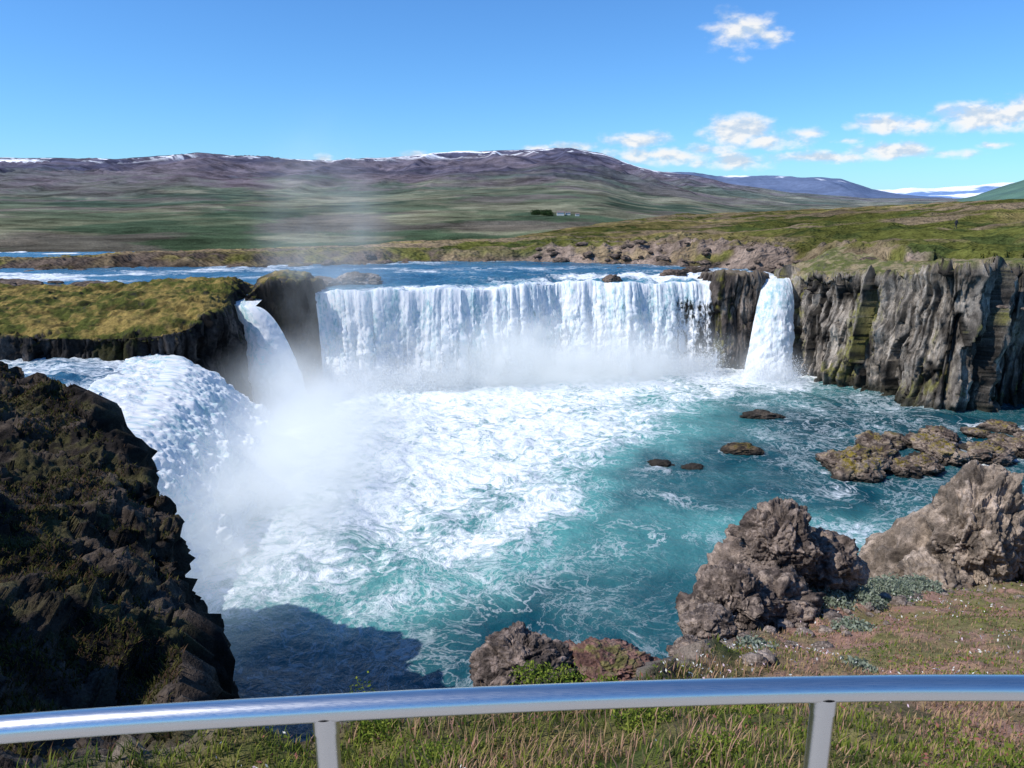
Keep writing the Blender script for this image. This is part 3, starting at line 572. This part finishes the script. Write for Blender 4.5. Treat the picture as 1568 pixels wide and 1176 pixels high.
shrub('green_shrub',[(-.95,4.05,.13,.34),(-.85,4.0,.2,.2),(.38,4.6,.16,.16),(.15,4.5,.16,.10),(-.8,3.9,.2,.10),(.7,4.8,.15,.08),(-.4,3.4,.2,.07),(.3,3.1,.22,.06),(1.1,3.3,.2,.06),(-.9,2.8,.2,.06),(.9,2.6,.15,.05),(-.1,2.6,.15,.05),(1.7,4.6,.2,.07),(.8,3.9,.2,.06)],10000,.013,(.08,.15,.02),(.30,.34,.06))
shrub('willow_shrub',[(4.6,9.6,.35,.2),(5.2,9.8,.3,.15),(6.4,11.2,.5,.22),(7.2,11.8,.4,.2),(2.6,7.0,.25,.1),(3.3,6.2,.2,.08),(4.4,8.4,.3,.1)],9000,.03,(.16,.20,.13),(.36,.40,.32))
n=30000; P=pick(NG,10,NcapN-1,n,lambda c:(c[...,1]>1.8)*(c[...,0]>-2.5)*(c[...,0]<13)*sst(fbm(c*1.3,3,195),-.1,.35)/(.3+(c[...,1]/4)**2)); P=P+rng.random((n,1))*A(0,0,.05)
leaves('herb_leaves',P,rng.uniform(.006,.014,n)*(1+P[:,1]*.1),mixc(mixc(A(.06,.11,.015),A(.24,.28,.05),rng.random(n)),A(.34,.14,.11),(rng.random(n)<.18).astype(float)))
n=3600; P=pick(NG,10,NcapN-1,n,lambda c:(c[...,1]>1.8)*(c[...,0]>-2)*(c[...,0]<12)*sst(fbm(c*1.1,3,196),.0,.4)/(.3+(c[...,1]/4)**2)); P=P+A(0,0,.07)+rng.random((n,1))*A(0,0,.04)
leaves('white_flowers',P,rng.uniform(.006,.012,n)*(1+P[:,1]*.1),mixc(A(.8,.8,.75),A(.8,.6,.7),(rng.random(n)<.25).astype(float)))
# ---------------------------------------------------------------- added bounce slab and railing
def box(name,x0,x1,y0,y1,z0,z1,mat,bev=.015):
    bm=bmesh.new(); bmesh.ops.create_cube(bm,size=1)
    for v in bm.verts: v.co=Vector(((x0+x1)/2+v.co.x*(x1-x0),(y0+y1)/2+v.co.y*(y1-y0),(z0+z1)/2+v.co.z*(z1-z0)))
    bmesh.ops.bevel(bm,geom=bm.edges[:],offset=bev,segments=2,affect='EDGES'); me=bpy.data.meshes.new(name); bm.to_mesh(me); bm.free()
    o=bpy.data.objects.new(name,me); S.collection.objects.link(o); me.materials.append(mat); return o
m,N=newmat('concrete'); p_=N.pos(); a_=N.noise(p_,6,6,.65)
bp_=N.n('ShaderNodeBump',Strength=.3,Distance=.01,Height=a_)
finish(N,N.n('ShaderNodeBsdfPrincipled',Base_Color=N.mix(a_,(.26,.25,.235),(.40,.39,.37)),Roughness=.9,Normal=bp_.outputs[0]))
box('platform_bounce_slab',-4.5,5.5,-9,1.32,19.85,20.17,m)  # unseen pale slab added under the camera to brighten the railing's reflections
def tube(name,pts,rad,seg=28,parent=None,n=80):
    P=cr(pts,np.linspace(0,len(pts)-1,n)); T=unit(np.gradient(P,axis=0)); up=A(0,0,1) if abs(T[0,2])<.8 else A(0,1,0)
    a=unit(np.cross(T,up)); b=np.cross(a,T); rad=np.interp(np.linspace(0,1,n),np.linspace(0,1,len(rad)),rad) if np.ndim(rad) else np.full(n,rad)
    th=np.linspace(0,2*np.pi,seg+1)
    V=P[:,None]+(a[:,None]*np.cos(th)[None,:,None]+b[:,None]*np.sin(th)[None,:,None])*rad[:,None,None]
    return mesh_obj(name,V,gridF(n,seg+1),M_steel,parent=parent)
rail=bpy.data.objects.new('metal_railing',None); S.collection.objects.link(rail)
tube('handrail',[[-2.3,.72,21.16],[-1.5,.93,21.16],[-.842,1.035,21.16],[-.338,1.086,21.16],[.1,1.118,21.16],[.535,1.138,21.16],[.903,1.142,21.16],[1.6,1.13,21.16],[2.4,1.09,21.16]],.0222,parent=rail)
for i,(x,y) in enumerate([(-.318,1.088),(.553,1.138),(-1.2,.985),(1.42,1.135)]):
    tube('post_%d'%(i+1),[[x,y,20.1],[x,y,20.6],[x,y,21.15]],.0205,parent=rail,n=12)
    tube('collar_%d'%(i+1),[[x,y,21.118],[x,y,21.13],[x,y,21.15]],.0225,parent=rail,n=6)
    tube('foot_%d'%(i+1),[[x,y,20.16],[x,y,20.20]],[.05,.022],parent=rail,n=6)
# ---------------------------------------------------------------- person
def plain(name,c,r=.8):
    m,N=newmat(name); n=N.noise(N.pos(),30,3); N_=N.mix(n,tuple(x*.7 for x in c),tuple(min(1,x*1.25) for x in c)); finish(N,N.n('ShaderNodeBsdfPrincipled',Base_Color=N_,Roughness=r)); return m
M_cl=plain('dark_clothes',(.02,.022,.03)); M_skin=plain('skin',(.45,.28,.2)); M_wht=plain('white_wall',(.6,.6,.58)); M_roof=plain('grey_roof',(.16,.13,.12))
def person(x,y):
    z=gz_at(x,y); e=bpy.data.objects.new('person',None); S.collection.objects.link(e); e.location=(x,y,z)
    J=[(0,0,.95,.15),(0,0,1.2,.16),(0,0,1.42,.17),(0,-.01,1.52,.065),(0,-.02,1.62,.10),(0,-.02,1.72,.085),
       (-.1,0,.88,.10),(-.13,-.02,.5,.07),(-.15,.02,.08,.05),(-.16,-.13,.03,.045),(.1,0,.88,.10),(.14,-.03,.5,.07),(.16,.02,.08,.05),(.17,-.13,.03,.045),
       (-.21,0,1.4,.06),(-.27,.02,1.13,.05),(-.2,-.18,1.0,.04),(.21,0,1.4,.06),(.28,.02,1.13,.05),(.2,-.2,1.02,.04)]
    E=[(0,1),(1,2),(2,3),(3,4),(4,5),(0,6),(6,7),(7,8),(8,9),(0,10),(10,11),(11,12),(12,13),(2,14),(14,15),(15,16),(2,17),(17,18),(18,19)]
    me=bpy.data.meshes.new('body'); me.from_pydata([j[:3] for j in J],E,[]); ob=bpy.data.objects.new('body',me); S.collection.objects.link(ob); ob.parent=e
    ob.modifiers.new('s','SKIN')
    for v,j in zip(me.skin_vertices[0].data,J): v.radius=(j[3],j[3]*.8)
    me.skin_vertices[0].data[0].use_root=True
    ob.modifiers.new('d','SUBSURF').levels=2; ob.modifiers['d'].render_levels=2; me.materials.append(M_cl)
    V,F=ICO[4]; mesh_obj('face',V*A(.075,.06,.1)+A(0,-.055,1.64),F,M_skin,parent=e)
person(74,126)
# farm
for i,(x,y,s) in enumerate([(76,1190,.8),(88,1195,.55),(102,1185,.45),(52,1230,.4)]):
    z=gz_at(x,y)+1; e=bpy.data.objects.new('farmhouse',None); S.collection.objects.link(e); e.location=(x,y,z); 
    a,b,h=7*s,5*s,4*s
    mesh_obj('walls',[[-a,-b,-3],[a,-b,-3],[a,b,-3],[-a,b,-3],[-a,-b,h],[a,-b,h],[a,b,h],[-a,b,h]],[[0,1,5,4],[1,2,6,5],[2,3,7,6],[3,0,4,7]],M_wht,smooth=False,parent=e)
    mesh_obj('roof',[[-a-.5,-b-.5,h],[a+.5,-b-.5,h],[a+.5,0,h+3.5*s],[-a-.5,0,h+3.5*s],[a+.5,b+.5,h],[-a-.5,b+.5,h]],[[0,1,2,3],[3,2,4,5]],M_roof,smooth=False,parent=e)
Ps=[]
for i in range(26):
    x=rng.uniform(34,62);y=rng.uniform(1180,1230); z=gz_at(x,y); k=120; dd=unit(rng.normal(size=(k,3)))*(rng.random((k,1))**.4)*A(5,5,3.5); Ps.append(A(x,y,z+2.5)+dd)
P=np.concatenate(Ps); leaves('distant_trees',P,rng.uniform(.6,1.3,len(P)),mixc(A(.02,.04,.015),A(.05,.08,.03),rng.random(len(P))))
